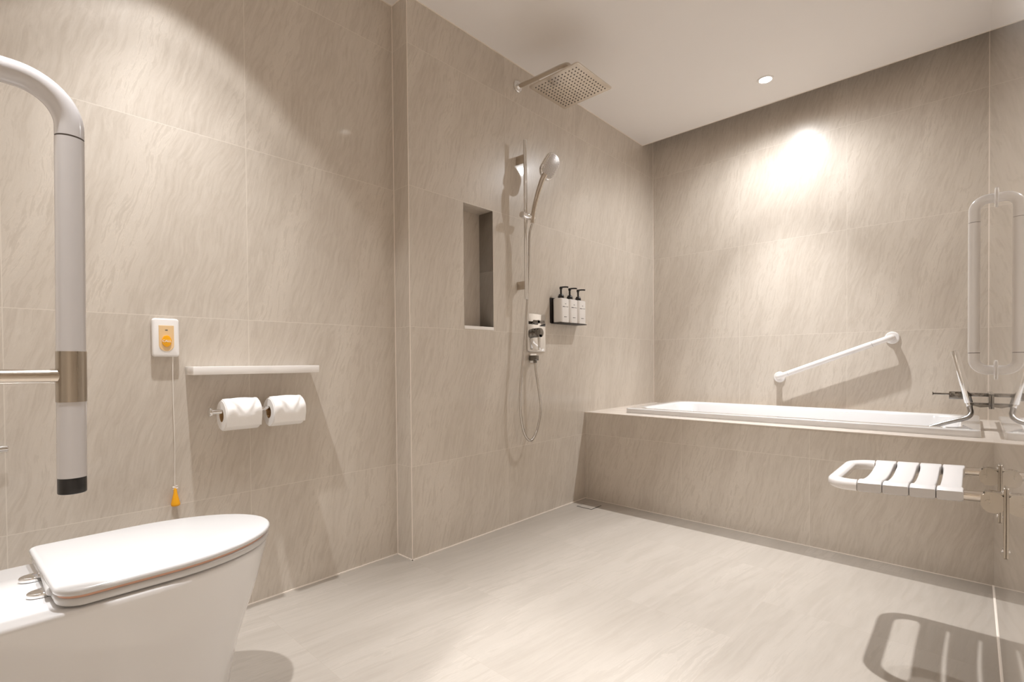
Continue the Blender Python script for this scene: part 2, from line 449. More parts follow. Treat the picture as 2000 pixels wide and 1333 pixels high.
# tub
def rr3(x0, x1, y0, y1, r, z, n=10):
    return [Vector((u + (x0 + x1) / 2, v + (y0 + y1) / 2, z)) for u, v in rrect(x1 - x0, y1 - y0, r, n)]
bm = bmesh.new()
def R(i, r, z): return rr3(TX0 + i, TX1 - i, TYa + i, TYb - i, r, z)
secs = [R(0.0, 0.025, HD + 0.004), R(0.0, 0.025, TZ - 0.005), R(0.002, 0.025, TZ - 0.001), R(0.006, 0.025, TZ)]
secs += [R(0.055, 0.09, TZ), R(0.062, 0.10, TZ - 0.003), R(0.068, 0.11, TZ - 0.012)]
for i, z in ((0.09, 0.45), (0.12, 0.30), (0.15, 0.20), (0.20, 0.16), (0.30, 0.15)): secs.append(R(i, 0.12 if i < .2 else 0.05, z))
rings(bm, secs, cap0=False, cap1=True)
tub = thing('bathtub', 'white drop-in bathtub with a raised flat rim set in the tiled surround', 'bathtub', ((TX0 + TX1) / 2, 3.0, HD))
obj('tub_shell', bm, 'acrylic', tub, sharp=50)
bm = bmesh.new(); cyl(bm, (-0.30, 3.0, 0.150), (-0.30, 3.0, 0.156), 0.03, bev=0.002); obj('waste', bm, 'chrome', tub)

# ================================================================ toilet
TC = -1.3135
def dshape(y0, yt, hw, rn, ye, n=10, m=28, p=2.0, rf=None, sl=0.0):
    """D outline: back edge at y0 with corner radii, straight sides to ye, elliptic tip at yt"""
    rf = rn if rf is None else rf
    o = []
    for k in range(n + 1):
        a = math.radians(180 + 90 * k / n); o.append((TC - hw + rf + rf * math.cos(a), y0 + rf + rf * math.sin(a)))
    for k in range(n + 1):
        a = math.radians(270 + 90 * k / n); o.append((TC + hw - rn + rn * math.cos(a), y0 + rn + rn * math.sin(a)))
    for k in range(m + 1):
        a = PI * k / m
        cx = math.cos(a); sx = math.sin(a)
        o.append((TC + hw * math.copysign(abs(cx) ** (2 / p), cx), ye + (yt - ye) * abs(sx) ** (2 / p)))
    return [(x, y + sl * (x - TC + hw) * max(0.0, 1 - (y - y0) / 0.16)) for x, y in o]
wc = thing('toilet', 'white skirted toilet with a closed slim lid, near the left wall', 'toilet', (TC, 0.12, 0))
bm = bmesh.new()
TB = -0.2
prof = [(0.0, .120, .388, .15), (0.004, .122, .390, .15), (0.06, .126, .395, .155), (0.13, .132, .405, .16), (0.20, .140, .421, .17), (0.27, .150, .444, .185),
        (0.34, .161, .468, .20), (0.39, .169, .481, .21), (0.407, .172, .4845, .22), (0.4145, .1730, .4855, .22), (0.4185, .1715, .484, .22), (0.4205, .168, .4805, .22)]
rings(bm, [[Vector((x, y, z)) for x, y in dshape(TB, yt, hw, 0.012, ye)] for z, hw, yt, ye in prof])
obj('bowl', bm, 'ceramic', wc, sharp=60)
to = lambda x, y, z: Vector((x, y, z))
def dlid(d, yt): return dshape(0.068 + d, yt, 0.176 - d, 0.046 - d, 0.245, rf=0.020, sl=0.05)
bm = bmesh.new(); slab(bm, dlid(0.003, 0.490), to, 0.4250, 0.4390, bev=0.0045); obj('seat', bm, 'seatplastic', wc, sharp=50)
bm = bmesh.new(); slab(bm, dlid(0.007, 0.485), to, 0.4385, 0.4450); o = obj('seal', bm, 'buffer', wc, sharp=50); o['label'] = 'peach seal strip between lid and seat'
bm = bmesh.new(); slab(bm, dlid(0.0, 0.493), to, 0.4435, 0.4560, bev=0.0055, seg=4)
lid = obj('lid', bm, 'seatplastic', wc, sharp=50)
for sx in (-1, 1):
    bm = bmesh.new(); bm_box(bm, TC + sx * 0.135 - .012, TC + sx * 0.135 + .012, 0.20, 0.23, 0.4200, 0.4255, bev=.001); obj('bumper', bm, 'white', wc)
bm = bmesh.new(); cyl(bm, (TC - 0.10, 0.086, 0.4400), (TC + 0.10, 0.086, 0.4400), 0.0090, bev=0.002); hb = obj('hinge_bar', bm, 'seatplastic', wc)
for hx_, hy_ in ((-1.366, 0.072), (-1.262, 0.078)):
    bm = bmesh.new()
    slab(bm, [(hx_ + 0.017 * math.cos(a), hy_ + 0.024 * math.sin(a)) for a in [i * 2 * PI / 28 for i in range(28)]], to, 0.4205, 0.4305, bev=0.003)
    bm_box(bm, hx_ - .009, hx_ + .009, hy_ + 0.004, hy_ + 0.020, 0.428, 0.439, bev=.002)
    o = obj('hinge', bm, 'chrome', wc); o['label'] = 'chrome hinge foot'

# ================================================================ toilet-side wall fittings
bm = bmesh.new(); bm_box(bm, AX, AX + 0.088, 0.462, 0.868, 0.8097, 0.836, bev=0.002)
tag(obj('wall_shelf', bm, 'marble'), 'narrow white marble shelf on the wall above the toilet rolls', 'shelf')

# call box
call = thing('call_box', 'white emergency call box with an orange button on the left wall', 'call button', (AX, 0.408, 0.868))
def toX(x0): return lambda u, v, t: Vector((x0 + t, u, v))
bm = bmesh.new(); slab(bm, [(0.4075 + u, 0.9275 + v) for u, v in rrect(0.071, 0.119, 0.009)], toX(AX), 0, 0.019, bev=0.005); obj('housing', bm, 'white', call)
pan = []
for u, v in ((0.4285, 0.965), (0.3885, 0.965)): pan.append((u, v))
for k in range(15):
    a = PI + PI * k / 14; pan.append((0.4085 + 0.020 * math.cos(a), 0.905 + 0.020 * math.sin(a)))
bm = bmesh.new(); slab(bm, pan, toX(AX), 0.0185, 0.0202, bev=0.0006, seg=1); pn = obj('front_panel', bm, 'amber', call); pn['label'] = 'pale amber panel'
bm = bmesh.new(); slab(bm, [(0.4085 + 0.0125 * math.cos(i * PI / 16), 0.9165 + 0.0180 * math.sin(i * PI / 16)) for i in range(32)], toX(AX), 0.020, 0.0235, bev=0.001); bt = obj('button', bm, 'orange', pn)
bm = bmesh.new(); slab(bm, [(0.4085 + u, 0.9505 + v) for u, v in rrect(0.007, 0.003, 0.001, 2)], toX(AX), 0.020, 0.0206); obj('indicator', bm, 'joint', pn)
# CALL in raised letters
fc = bpy.data.curves.new('call_letters', 'FONT'); fc.body = 'CALL'; fc.size = 0.0100; fc.extrude = 0.0003; fc.align_x = 'CENTER'; fc.align_y = 'CENTER'; fc.offset = 0.0002
fo = bpy.data.objects.new('tmp_letters', fc); COL.objects.link(fo)
bpy.context.view_layer.update()
me = bpy.data.meshes.new_from_object(fo.evaluated_get(bpy.context.evaluated_depsgraph_get()))
bpy.data.objects.remove(fo)
bm = bmesh.new(); bm.from_mesh(me); bpy.data.meshes.remove(me)
for v in bm.verts: v.co = Vector((AX + 0.0237 + v.co.z, 0.4085 + v.co.x, 0.9165 + v.co.y))
bl = obj('lettering', bm, 'white', pn)
# cord and pull
CYd = 0.427
cord = thing('pull_cord', 'thin white pull cord with an orange bell, hanging below the call box', 'pull cord', (AX + 0.012, CYd, 0.40))
bm = bmesh.new(); tube(bm, smooth([(AX + 0.012, CYd, 0.872), (AX + 0.012, CYd - .001, 0.74), (AX + 0.012, CYd + .001, 0.60), (AX + 0.012, CYd, 0.50), (AX + 0.014, CYd - .001, 0.462)], 6), 0.0011, 8); obj('cord', bm, 'cord', cord)
bm = bmesh.new()
tube(bm, [(AX + .014 + .004 * math.cos(t), CYd + .006 * math.sin(t * 1.3), 0.462 - 0.0014 * t) for t in [i * 0.5 for i in range(22)]], 0.0011, 6); obj('knot', bm, 'cord', cord)
bm = bmesh.new(); lathe(bm, [(0.003, 0.056), (0.0045, 0.052), (0.005, 0.043), (0.0055, 0.040), (0.0125, 0.008), (0.0125, 0.004), (0.011, 0.001), (0.0, 0.0)], (AX + 0.0145, CYd, 0.397), n=28); o = obj('bell', bm, 'orange', cord); o['label'] = 'orange bell-shaped pull'

# twin roll holder
RX = AX + 0.075; RZ = 0.6905
hold = thing('toilet_roll_holder', 'straight chrome rod holding two toilet rolls on the left wall', 'toilet roll holder', (RX, 0.66, RZ))
bm = bmesh.new(); cyl(bm, (RX, 0.512, RZ), (RX, 0.797, RZ), 0.0078, bev=0.001); obj('rod', bm, 'chrome', hold)
bm = bmesh.new(); cyl(bm, (RX, 0.507, RZ), (RX, 0.515, RZ), 0.0150, bev=0.0015); obj('end_cap', bm, 'chrome', hold)
bm = bmesh.new(); cyl(bm, (AX, 0.6715, RZ + 0.0), (RX, 0.6715, RZ), 0.0075); lathe(bm, [(0.022, 0), (0.022, 0.005), (0.020, 0.007), (0.008, 0.008)], (AX, 0.6715, RZ), (1, 0, 0)); obj('wall_post', bm, 'chrome', hold)
def roll(y0, y1, label):
    R_, rc = 0.050, 0.0215
    cz = RZ - (rc - 0.0082) ; cx = RX
    t = thing('toilet_roll', label, 'toilet roll', (cx, (y0 + y1) / 2, cz - R_), group='rolls on the chrome rod')
    bm = bmesh.new(); n = 48
    prof = [(rc, y0), (R_ - .003, y0), (R_, y0 + .003), (R_, y1 - .003), (R_ - .003, y1), (rc, y1)]
    rings(bm, [[Vector((cx + q * math.cos(k * 2 * PI / n), y, cz + q * math.sin(k * 2 * PI / n))) for k in range(n)] for q, y in prof], closed=True)
    obj('paper', bm, 'paper', t)
    bm = bmesh.new()
    prof = [(rc - .0012, y0 + .001), (rc, y0 + .001), (rc, y1 - .001), (rc - .0012, y1 - .001)]
    rings(bm, [[Vector((cx + q * math.cos(k * 2 * PI / n), y, cz + q * math.sin(k * 2 * PI / n))) for k in range(n)] for q, y in prof], closed=True)
    o = obj('core', bm, 'cardboard', t); o['label'] = 'brown cardboard core'
    # hotel-folded end sheet: drapes over the front, its middle pinched into a fan
    bm = bmesh.new(); NU, NV = 28, 34; front = []; back = []
    for j in range(NV + 1):
        s = j / NV
        rowf = []; rowb = []
        for i in range(NU + 1):
            u = i / NU; y = y0 + 0.0015 + u * (y1 - y0 - 0.003)
            arc = 0.115 * s
            base = R_ + 0.0012
            th = math.radians(88) - arc / base
            if th > math.radians(-8):
                px, pz, nx, nz = cx + base * math.cos(th), cz + base * math.sin(th), math.cos(th), math.sin(th)
            else:
                th0 = math.radians(-8); rem = arc - base * (math.radians(96))
                px = cx + base * math.cos(th0) - 0.25 * rem; pz = cz + base * math.sin(th0) - rem; nx, nz = 1, 0
            # fan shaped pillow folds
            v = (u - 0.52) * 2
            wid = 0.92 - 1.25 * s if s < 0.62 else 0.15 + 0.35 * (s - .62)
            rim = abs(abs(v) - max(wid, 0.12))
            bulge = 0.0070 * math.exp(-(rim / 0.13) ** 2) * math.exp(-((s - 0.30) / 0.22) ** 2)
            bulge += 0.0035 * (1 - min(1, abs(v) / max(wid, .12)) ** 2) * math.exp(-((s - 0.12) / 0.18) ** 2) if abs(v) < max(wid, .12) else 0
            bulge += 0.0050 * math.exp(-((abs(v) - 0.72) / 0.25) ** 2) * math.exp(-((s - 0.50) / 0.16) ** 2)
            k = bulge * 1.6
            rowf.append(bm.verts.new((px + nx * k + nx * .0006, y, pz + nz * k + nz * .0006)))
            rowb.append(bm.verts.new((px, y, pz)))
        front.append(rowf); back.append(rowb)
    for j in range(NV):
        for i in range(NU):
            bm.faces.new((front[j][i], front[j][i + 1], front[j + 1][i + 1], front[j + 1][i]))
            bm.faces.new((back[j][i + 1], back[j][i], back[j + 1][i], back[j + 1][i + 1]))
    for j in range(NV):
        bm.faces.new((front[j][0], front[j + 1][0], back[j + 1][0], back[j][0])); bm.faces.new((front[j + 1][NU], front[j][NU], back[j][NU], back[j + 1][NU]))
    for i in range(NU):
        bm.faces.new((front[0][i + 1], front[0][i], back[0][i], back[0][i + 1])); bm.faces.new((front[NV][i], front[NV][i + 1], back[NV][i + 1], back[NV][i]))
    obj('folded_sheet', bm, 'paper', t, sharp=80)
roll(0.543, 0.652, 'toilet roll on the rod end nearer the open end cap')
roll(0.690, 0.800, 'toilet roll on the rod farther from the open end cap')

# small chrome bar at the picture's left edge
tb = thing('towel_bar', 'short end of a chrome bar on the left wall, low beside the toilet', 'towel bar', (AX, -0.05, 0.62))
bm = bmesh.new(); cyl(bm, (AX + 0.05, -0.14, 0.631), (AX + 0.05, 0.0575, 0.631), 0.0085, bev=0.002); obj('bar', bm, 'chrome', tb)
bm = bmesh.new(); cyl(bm, (AX, -0.12, 0.631), (AX + 0.05, -0.12, 0.631), 0.007); cyl(bm, (AX, -0.12, 0.631), (AX + 0.005, -0.12, 0.631), 0.02, bev=.001); obj('post', bm, 'chrome', tb)

# ================================================================ fold-down rail beside the toilet (near camera)
GX, GY = -1.0, 0.101
rail = thing('toilet_grab_rail', 'large white looped grab rail with a steel joint, beside the toilet', 'grab rail', (GX, -0.2, 0.67))
RT = 0.0175; k = 1.0
path = fillet([(GX, -0.2, 1.262), (GX, GY, 1.262), (GX, GY, 1.0)], 0.062, 14)
# split at the joint line z = 1.188
bm = bmesh.new(); tube(bm, fillet([(GX, -0.195, 1.262), (GX, GY, 1.262), (GX, GY, 1.189)], 0.060, 16), RT, 32); obj('elbow', bm, 'greynylon', rail)
bm = bmesh.new(); cyl(bm, (GX, GY, 1.1865), (GX, GY, 1.189), RT - 0.0006, 32); obj('joint_ring', bm, 'joint', rail)
bm = bmesh.new(); cyl(bm, (GX, GY, 0.867), (GX, GY, 1.1865), RT, 32); obj('upright', bm, 'greynylon', rail)
bm = bmesh.new(); cyl(bm, (GX, GY, 0.791), (GX, GY, 0.867), RT + 0.0007, 32); o = obj('sleeve', bm, 'steel', rail); o['label'] = 'brushed steel sleeve'
bm = bmesh.new(); cyl(bm, (GX, GY, 0.677), (GX, GY, 0.791), RT, 32); obj('lower_grip', bm, 'greynylon', rail)
bm = bmesh.new(); cyl(bm, (GX, GY, 0.653), (GX, GY, 0.677), RT - 0.0003, 32, bev=0.0015); o = obj('end_cap', bm, 'black', rail); o['label'] = 'black end cap'
bm = bmesh.new(); cyl(bm, (GX, -0.195, 0.830), (GX, GY - 0.010, 0.830), 0.0105, 24); cyl(bm, (GX, GY - 0.024, 0.830), (GX, GY - 0.013, 0.830), 0.0112, 24); o = obj('cross_bar', bm, 'satin', rail); o['label'] = 'satin steel cross bar'
bm = bmesh.new(); bm_box(bm, GX - 0.05, GX + 0.05, -0.2, -0.192, 0.76, 1.34, bev=0.003); obj('wall_plate', bm, 'satin', rail)

# ================================================================ shower
bm = bmesh.new()
# rain head: square plate on a sloping arm
hz = 2.150; hs = 0.143; hcx, hcy = -1.410, 1.955
rain = thing('rain_shower', 'large square chrome rain shower head on a wall arm under the ceiling', 'shower head', (BX, 1.954, 2.285))
bm = bmesh.new(); slab(bm, [(hcx + u, hcy + v) for u, v in rrect(2 * hs, 2 * hs, 0.012)], to, hz, hz + 0.007, bev=0.002); hd = obj('head_plate', bm, plain('head_satin', (0.70, 0.64, 0.57), 0.16, metal=1, noise=0.02), rain)
bm = bmesh.new()
for i in range(13):
    for j in range(13):
        if (i + j) % 2 == 0 or True:
            x = hcx + (i - 6) * 0.0195; y = hcy + (j - 6) * 0.0195
            lathe(bm, [(0.0038, 0.0005), (0.0032, -0.0015), (0.0016, -0.002), (0.0, -0.002)], (x, y, hz), n=8)
o = obj('nozzles', bm, 'nozzle', hd); o['kind'] = 'stuff'
bm = bmesh.new(); lathe(bm, [(0.022, 0), (0.022, 0.010), (0.014, 0.022), (0.014, 0.034), (0.011, 0.037)], (hcx, hcy, hz + 0.006), n=28); obj('swivel', bm, 'chrome', rain)
bm = bmesh.new()
tube(bm, fillet([(BX + 0.002, 1.954, 2.283), (BX + 0.28, 1.955, 2.275), (hcx - 0.0, hcy, 2.268), (hcx, hcy, 2.185)], 0.04, 10), 0.0105, 20); obj('arm', bm, 'satin', rain)
bm = bmesh.new(); lathe(bm, [(0.030, 0), (0.030, 0.007), (0.027, 0.010), (0.013, 0.011), (0.013, 0.020)], (BX, 1.954, 2.285), (1, 0, 0)); obj('flange', bm, 'chrome', rain)

# riser rail
SX, SY = BX + 0.060, 1.945
riser = thing('shower_rail', 'slim vertical chrome riser rail on the shower wall', 'shower rail', (BX, SY, 1.17))
bm = bmesh.new(); cyl(bm, (SX, SY, 1.165), (SX, SY, 1.985), 0.0095, 24, bev=0.001); obj('bar', bm, 'chrome', riser)
for z in (1.893, 1.240):
    bm = bmesh.new(); bm_box(bm, BX, SX + 0.002, SY - 0.006, SY + 0.006, z - 0.021, z + 0.021, bev=0.0015); obj('bracket', bm, 'satin', riser)
bm = bmesh.new(); cyl(bm, (SX + 0.012, 1.900, 1.592), (SX + 0.012, 1.992, 1.592), 0.0165, 28, bev=0.002); obj('slider', bm, 'chrome', riser)

# hand shower
hsn = thing('hand_shower', 'oval chrome hand shower held in the riser rail slider', 'hand shower', (SX + 0.02, 1.975, 1.56))
hp0 = Vector((SX + 0.022, 1.972, 1.560)); hp1 = Vector((SX + 0.058, 1.998, 1.765)); hc = Vector((SX + 0.075, 2.062, 1.862))
bm = bmesh.new()
pp = smooth([hp0, Vector((SX + 0.028, 1.975, 1.62)), Vector((SX + 0.046, 1.985, 1.70)), Vector((SX + 0.060, 2.005, 1.775)), Vector((SX + 0.066, 2.022, 1.81))], 6)
tube(bm, pp, 0.0125, 20, rfun=lambda t: 0.82 + 0.35 * t); obj('handle', bm, 'satin', hsn)
ax_up = (hc - Vector((SX + 0.055, 2.012, 1.775))).normalized()
nrm = Vector((0.90, -0.25, -0.36)); nrm = (nrm - nrm.dot(ax_up) * ax_up).normalized(); sd = nrm.cross(ax_up)
o2 = rrect(0.098, 0.150, 0.044, 8)
bm = bmesh.new(); slab(bm, o2, lambda u, v, t: hc + sd * u + ax_up * v + nrm * t, -0.022, 0.004, bev=0.010, seg=5); shd = obj('head', bm, 'chrome', hsn, sharp=60)
bm = bmesh.new(); slab(bm, rrect(0.086, 0.136, 0.040, 8), lambda u, v, t: hc + sd * u + ax_up * v + nrm * t, 0.003, 0.0055, bev=0.001, seg=2); fp = obj('spray_face', bm, plain('spray_grey', (0.62, 0.58, 0.55), 0.3, metal=0.3, noise=0.02), hsn)
bm = bmesh.new()
for i in range(-5, 6):
    for j in range(-8, 9):
        u = i * 0.0076 + (0.0038 if j % 2 else 0); v = j * 0.0074
        if (abs(u) / 0.038) ** 2.6 + (abs(v) / 0.063) ** 2.6 < 1:
            lathe(bm, [(0.0017, 0), (0.0012, 0.0015), (0, 0.0016)], hc + sd * u + ax_up * v + nrm * 0.0053, nrm, n=6)
o = obj('nozzles', bm, 'nozzle', fp); o['kind'] = 'stuff'

def hose(name, pts, r, label, parent=None, n=12, per=10, step=0.0035):
    P = smooth(pts, per)
    # resample evenly and give it the ribs of a wound hose
    L = [0]
    for a, b in zip(P, P[1:]): L.append(L[-1] + (b - a).length)
    m = int(L[-1] / step * 2); Q = []; j = 0
    for i in range(m + 1):
        d = L[-1] * i / m
        while j < len(L) - 2 and L[j + 1] < d: j += 1
        f = (d - L[j]) / max(1e-9, L[j + 1] - L[j]); Q.append(P[j].lerp(P[j + 1], f))
    bm = bmesh.new()
    cnt = [0]
    def rf(t): return 1.0 if round(t * m) % 2 else 0.86
    tube(bm, Q, r, n, rfun=rf)
    o = obj(name, bm, 'hose', parent, sharp=80)
    return o
hx = SX - 0.006
hs_ = hose('shower_hose', [hp0 + Vector((-.002, 0, -.004)), (hx + .012, 1.968, 1.50), (hx + .008, 1.966, 1.38), (hx, 1.958, 1.15), (hx - .004, 1.935, 0.92), (hx - .006, 1.908, 0.72), (hx - .006, 1.905, 0.60),
     (hx - .004, 1.928, 0.48), (hx, 1.976, 0.430), (hx, 2.028, 0.475), (hx, 2.062, 0.585), (hx - .004, 2.052, 0.69), (hx - .014, 2.040, 0.80), (hx - .018, 2.038, 0.842)], 0.0068, '')
tag(hs_, 'long silver shower hose looping down below the wall valve', 'shower hose')

# valve
valve = thing('shower_valve', 'square chrome shower mixer plate with lever knobs on the shower wall', 'shower valve', (BX, 2.085, 0.895))
bm = bmesh.new(); slab(bm, [(2.087 + u, 1.000 + v) for u, v in rrect(0.150, 0.205, 0.010)], toX(BX), 0, 0.010, bev=0.002); obj('plate', bm, 'chrome', valve)
bm = bmesh.new(); cyl(bm, (BX + 0.009, 2.075, 1.058), (BX + 0.034, 2.075, 1.058), 0.010, bev=.001); bm_box(bm, BX + 0.026, BX + 0.034, 2.035, 2.125, 1.050, 1.066, bev=.002); obj('diverter', bm, 'darkchrome', valve)
bm = bmesh.new(); cyl(bm, (BX + 0.009, 2.068, 0.998), (BX + 0.052, 2.068, 0.998), 0.026, 32, bev=.002); kb = obj('knob', bm, 'darkchrome', valve)
bm = bmesh.new(); bm_box(bm, BX + 0.040, BX + 0.052, 2.056, 2.080, 0.905, 0.990, bev=.002); obj('lever', bm, 'chrome', kb)
outl = thing('hose_outlet', 'small square chrome hose outlet on the wall below the valve', 'hose outlet', (BX, 2.055, 0.84))
bm = bmesh.new(); slab(bm, [(2.062 + u, 0.862 + v) for u, v in rrect(0.055, 0.048, 0.004)], toX(BX), 0, 0.006, bev=0.001); obj('plate', bm, 'chrome', outl)
bm = bmesh.new(); bm_box(bm, BX + 0.005, BX + 0.050, 2.024, 2.054, 0.848, 0.876, bev=.002); cyl(bm, (BX + 0.036, 2.039, 0.835), (BX + 0.036, 2.039, 0.852), 0.0095, bev=.001); obj('spigot', bm, 'darkchrome', outl)

# dispensers
rack = thing('dispenser_rack', 'black metal wall rack holding three pump bottles', 'bottle rack', (BX, 2.36, 1.055))
bm = bmesh.new(); bm_box(bm, BX, BX + 0.006, 2.212, 2.478, 1.060, 1.203, bev=.0015); obj('back_plate', bm, 'blackmetal', rack)
bm = bmesh.new(); bm_box(bm, BX + 0.005, BX + 0.074, 2.218, 2.472, 1.056, 1.0605, bev=.001); obj('tray', bm, 'blackmetal', rack)
def bottle(y, label):
    x = BX + 0.0425; z = 1.0606
    t = thing('pump_bottle', label, 'bottle', (x, y, z), group='pump bottles in the black rack')
    bm = bmesh.new(); w_, d_ = 0.079, 0.064; hh = 0.137
    rings(bm, [[Vector((x + v, y + u, z + zz)) for u, v in rrect(w_ - 2 * i, d_ - 2 * i, 0.016 - min(i, .012) * .8, 6)] for i, zz in ((.004, 0), (.001, .002), (0, .005), (0, hh - .006), (.0015, hh - .002), (.006, hh), (.022, hh + .001))]); bd = obj('bottle_body', bm, 'bottle', t, sharp=50)
    bm = bmesh.new(); lathe(bm, [(0.0175, hh + .0005), (0.0175, hh + 0.014), (0.0150, hh + 0.017), (0.0125, hh + .024), (0.0095, hh + .026), (0.0055, hh + .028), (0.0055, hh + 0.052), (0.0085, hh + .055), (0.0085, hh + 0.066), (0.004, hh + .068)], (x, y, z), n=24); pm = obj('pump', bm, 'black', t)
    bm = bmesh.new(); tube(bm, [(x, y, z + hh + .0645), (x + 0.020, y + 0.010, z + hh + .0650), (x + 0.034, y + 0.016, z + hh + .0640), (x + 0.038, y + 0.018, z + hh + .0615)], 0.0042, 10); obj('spout', bm, 'black', pm)
    bm = bmesh.new()
    fx = x + d_ / 2
    for rows in (((-.006, .006, .104, .1065),), ((-.026, -.010, .087, .091), (-.010, -.002, .088, .0905), (-.002, .010, .0885, .090), (.010, .024, .088, .0905)), ((-.014, -.001, .030, .0335), (-.001, .012, .031, .0335))):
        for (u0, u1, v0, v1) in rows:
            bm_box(bm, fx - 0.0004, fx + 0.0003, y + u0, y + u1, z + v0, z + v1)
        obj('label_print', bm, 'print', bd); bm = bmesh.new()
    bm.free()
bottle(2.262, 'white pump bottle nearest the shower valve, at one end of the rack')
bottle(2.345, 'white pump bottle in the middle of the black rack')
bottle(2.428, 'white pump bottle nearest the bathtub, at one end of the rack')

# floor drain
dr = thing('floor_drain', 'small square tile-insert floor drain in the shower corner', 'drain', (-1.637, 2.416, 0))
bm = bmesh.new(); bm_box(bm, -1.688, -1.586, 2.364, 2.467, 0.0, 0.0012); obj('frame_gap', bm, 'darkslot', dr)
bm = bmesh.new(); bm_box(bm, -1.6845, -1.5895, 2.3675, 2.4635, 0.0008, 0.0020); obj('tile_insert', bm, 'floor', dr)

# ================================================================ grab bar over the bath (slanting)
gb = thing('grab_bar', 'slanting white grab bar on the back wall above the bathtub', 'grab bar', (-0.905, BY, 0.734))
A = Vector((-0.893, BY, 0.735)); B = Vector((-0.326, BY, 0.961)); off = Vector((0, -0.058, 0))
dirb = (B - A).normalized()
bm = bmesh.new(); tube(bm, fillet([A + Vector((0, -0.004, 0)), A + off, A + off + dirb * 0.065], 0.028, 10), 0.0160, 24); obj('lower_elbow', bm, 'nylon', gb)
bm = bmesh.new(); tube(bm, fillet([B + Vector((0, -0.004, 0)), B + off, B + off - dirb * 0.09], 0.028, 10), 0.0160, 24); obj('upper_elbow', bm, 'nylon', gb)
bm = bmesh.new(); cyl(bm, A + off + dirb * 0.066, B + off - dirb * 0.091, 0.0168, 28); obj('grip', bm, 'nylon', gb)
bm = bmesh.new(); cyl(bm, A + off + dirb * 0.0635, A + off + dirb * 0.068, 0.0155, 24); obj('joint_ring', bm, 'joint', gb)
bm = bmesh.new(); cyl(bm, B + off - dirb * 0.088, B + off - dirb * 0.093, 0.0155, 24); obj('joint_ring', bm, 'joint', gb)
for P in (A, B):
    bm = bmesh.new(); lathe(bm, [(0.034, 0), (0.034, 0.005), (0.030, 0.010), (0.017, 0.012)], P, (0, -1, 0)); obj('flange', bm, 'nylon', gb)

# vertical U bar on the right wall
UY = 2.37; UX = DX - 0.055
ub = thing('grab_bar', 'upright white U-shaped grab bar on the right wall', 'grab bar', (DX, UY, 0.79))
bm = bmesh.new(); tube(bm, fillet([(DX - .004, UY, 1.392), (UX, UY, 1.392), (UX, UY, 1.3165)], 0.036, 10), 0.0160, 24); obj('upper_elbow', bm, 'nylon', ub)
bm = bmesh.new(); tube(bm, fillet([(DX - .004, UY, 0.804), (UX, UY, 0.804), (UX, UY, 0.862)], 0.036, 10), 0.0160, 24); obj('lower_elbow', bm, 'nylon', ub)
bm = bmesh.new(); cyl(bm, (UX, UY, 0.864), (UX, UY, 1.315), 0.0165, 28); obj('grip', bm, 'nylon', ub)
bm = bmesh.new(); cyl(bm, (UX, UY, 0.8615), (UX, UY, 0.8645), 0.0158, 24); obj('joint_ring', bm, 'joint', ub)
bm = bmesh.new(); cyl(bm, (UX, UY, 1.3145), (UX, UY, 1.3175), 0.0158, 24); obj('joint_ring', bm, 'joint', ub)
for z in (0.804, 1.392):
    bm = bmesh.new(); lathe(bm, [(0.034, 0), (0.034, 0.003), (0.031, 0.005), (0.017, 0.006)], (DX, UY, z), (-1, 0, 0)); obj('flange', bm, 'nylon', ub)

# ================================================================ folding seat
SN, SF = 1.640, 1.985      # near and far rail centre lines
SZ = 0.5045; SE = -0.309    # height, outer end
seat = thing('shower_bench', 'white slatted folding shower seat on steel hinges, on the right wall', 'seat', (DX, (SN + SF) / 2, 0.41))
def sq_tube(bm, pts, hy, hz, n=6, er=0.008):
    """rounded rectangular section swept along a horizontal path"""
    pts = [Vector(p) for p in pts]; secs = []
    for i, p in enumerate(pts):
        a = pts[max(i - 1, 0)]; b = pts[min(i + 1, len(pts) - 1)]; t = (b - a).normalized(); s = Vector((-t.y, t.x, 0))
        secs.append([p + s * u + Vector((0, 0, v)) for u, v in rrect(2 * hy, 2 * hz, er, n)])
    rings(bm, secs)
bm = bmesh.new()
xe = -0.2315
sq_tube(bm, fillet([(xe, SN, SZ), (SE + 0.016, SN, SZ), (SE + 0.016, SF, SZ), (xe, SF, SZ)], 0.056, 14), 0.0160, 0.0150, er=0.0125)
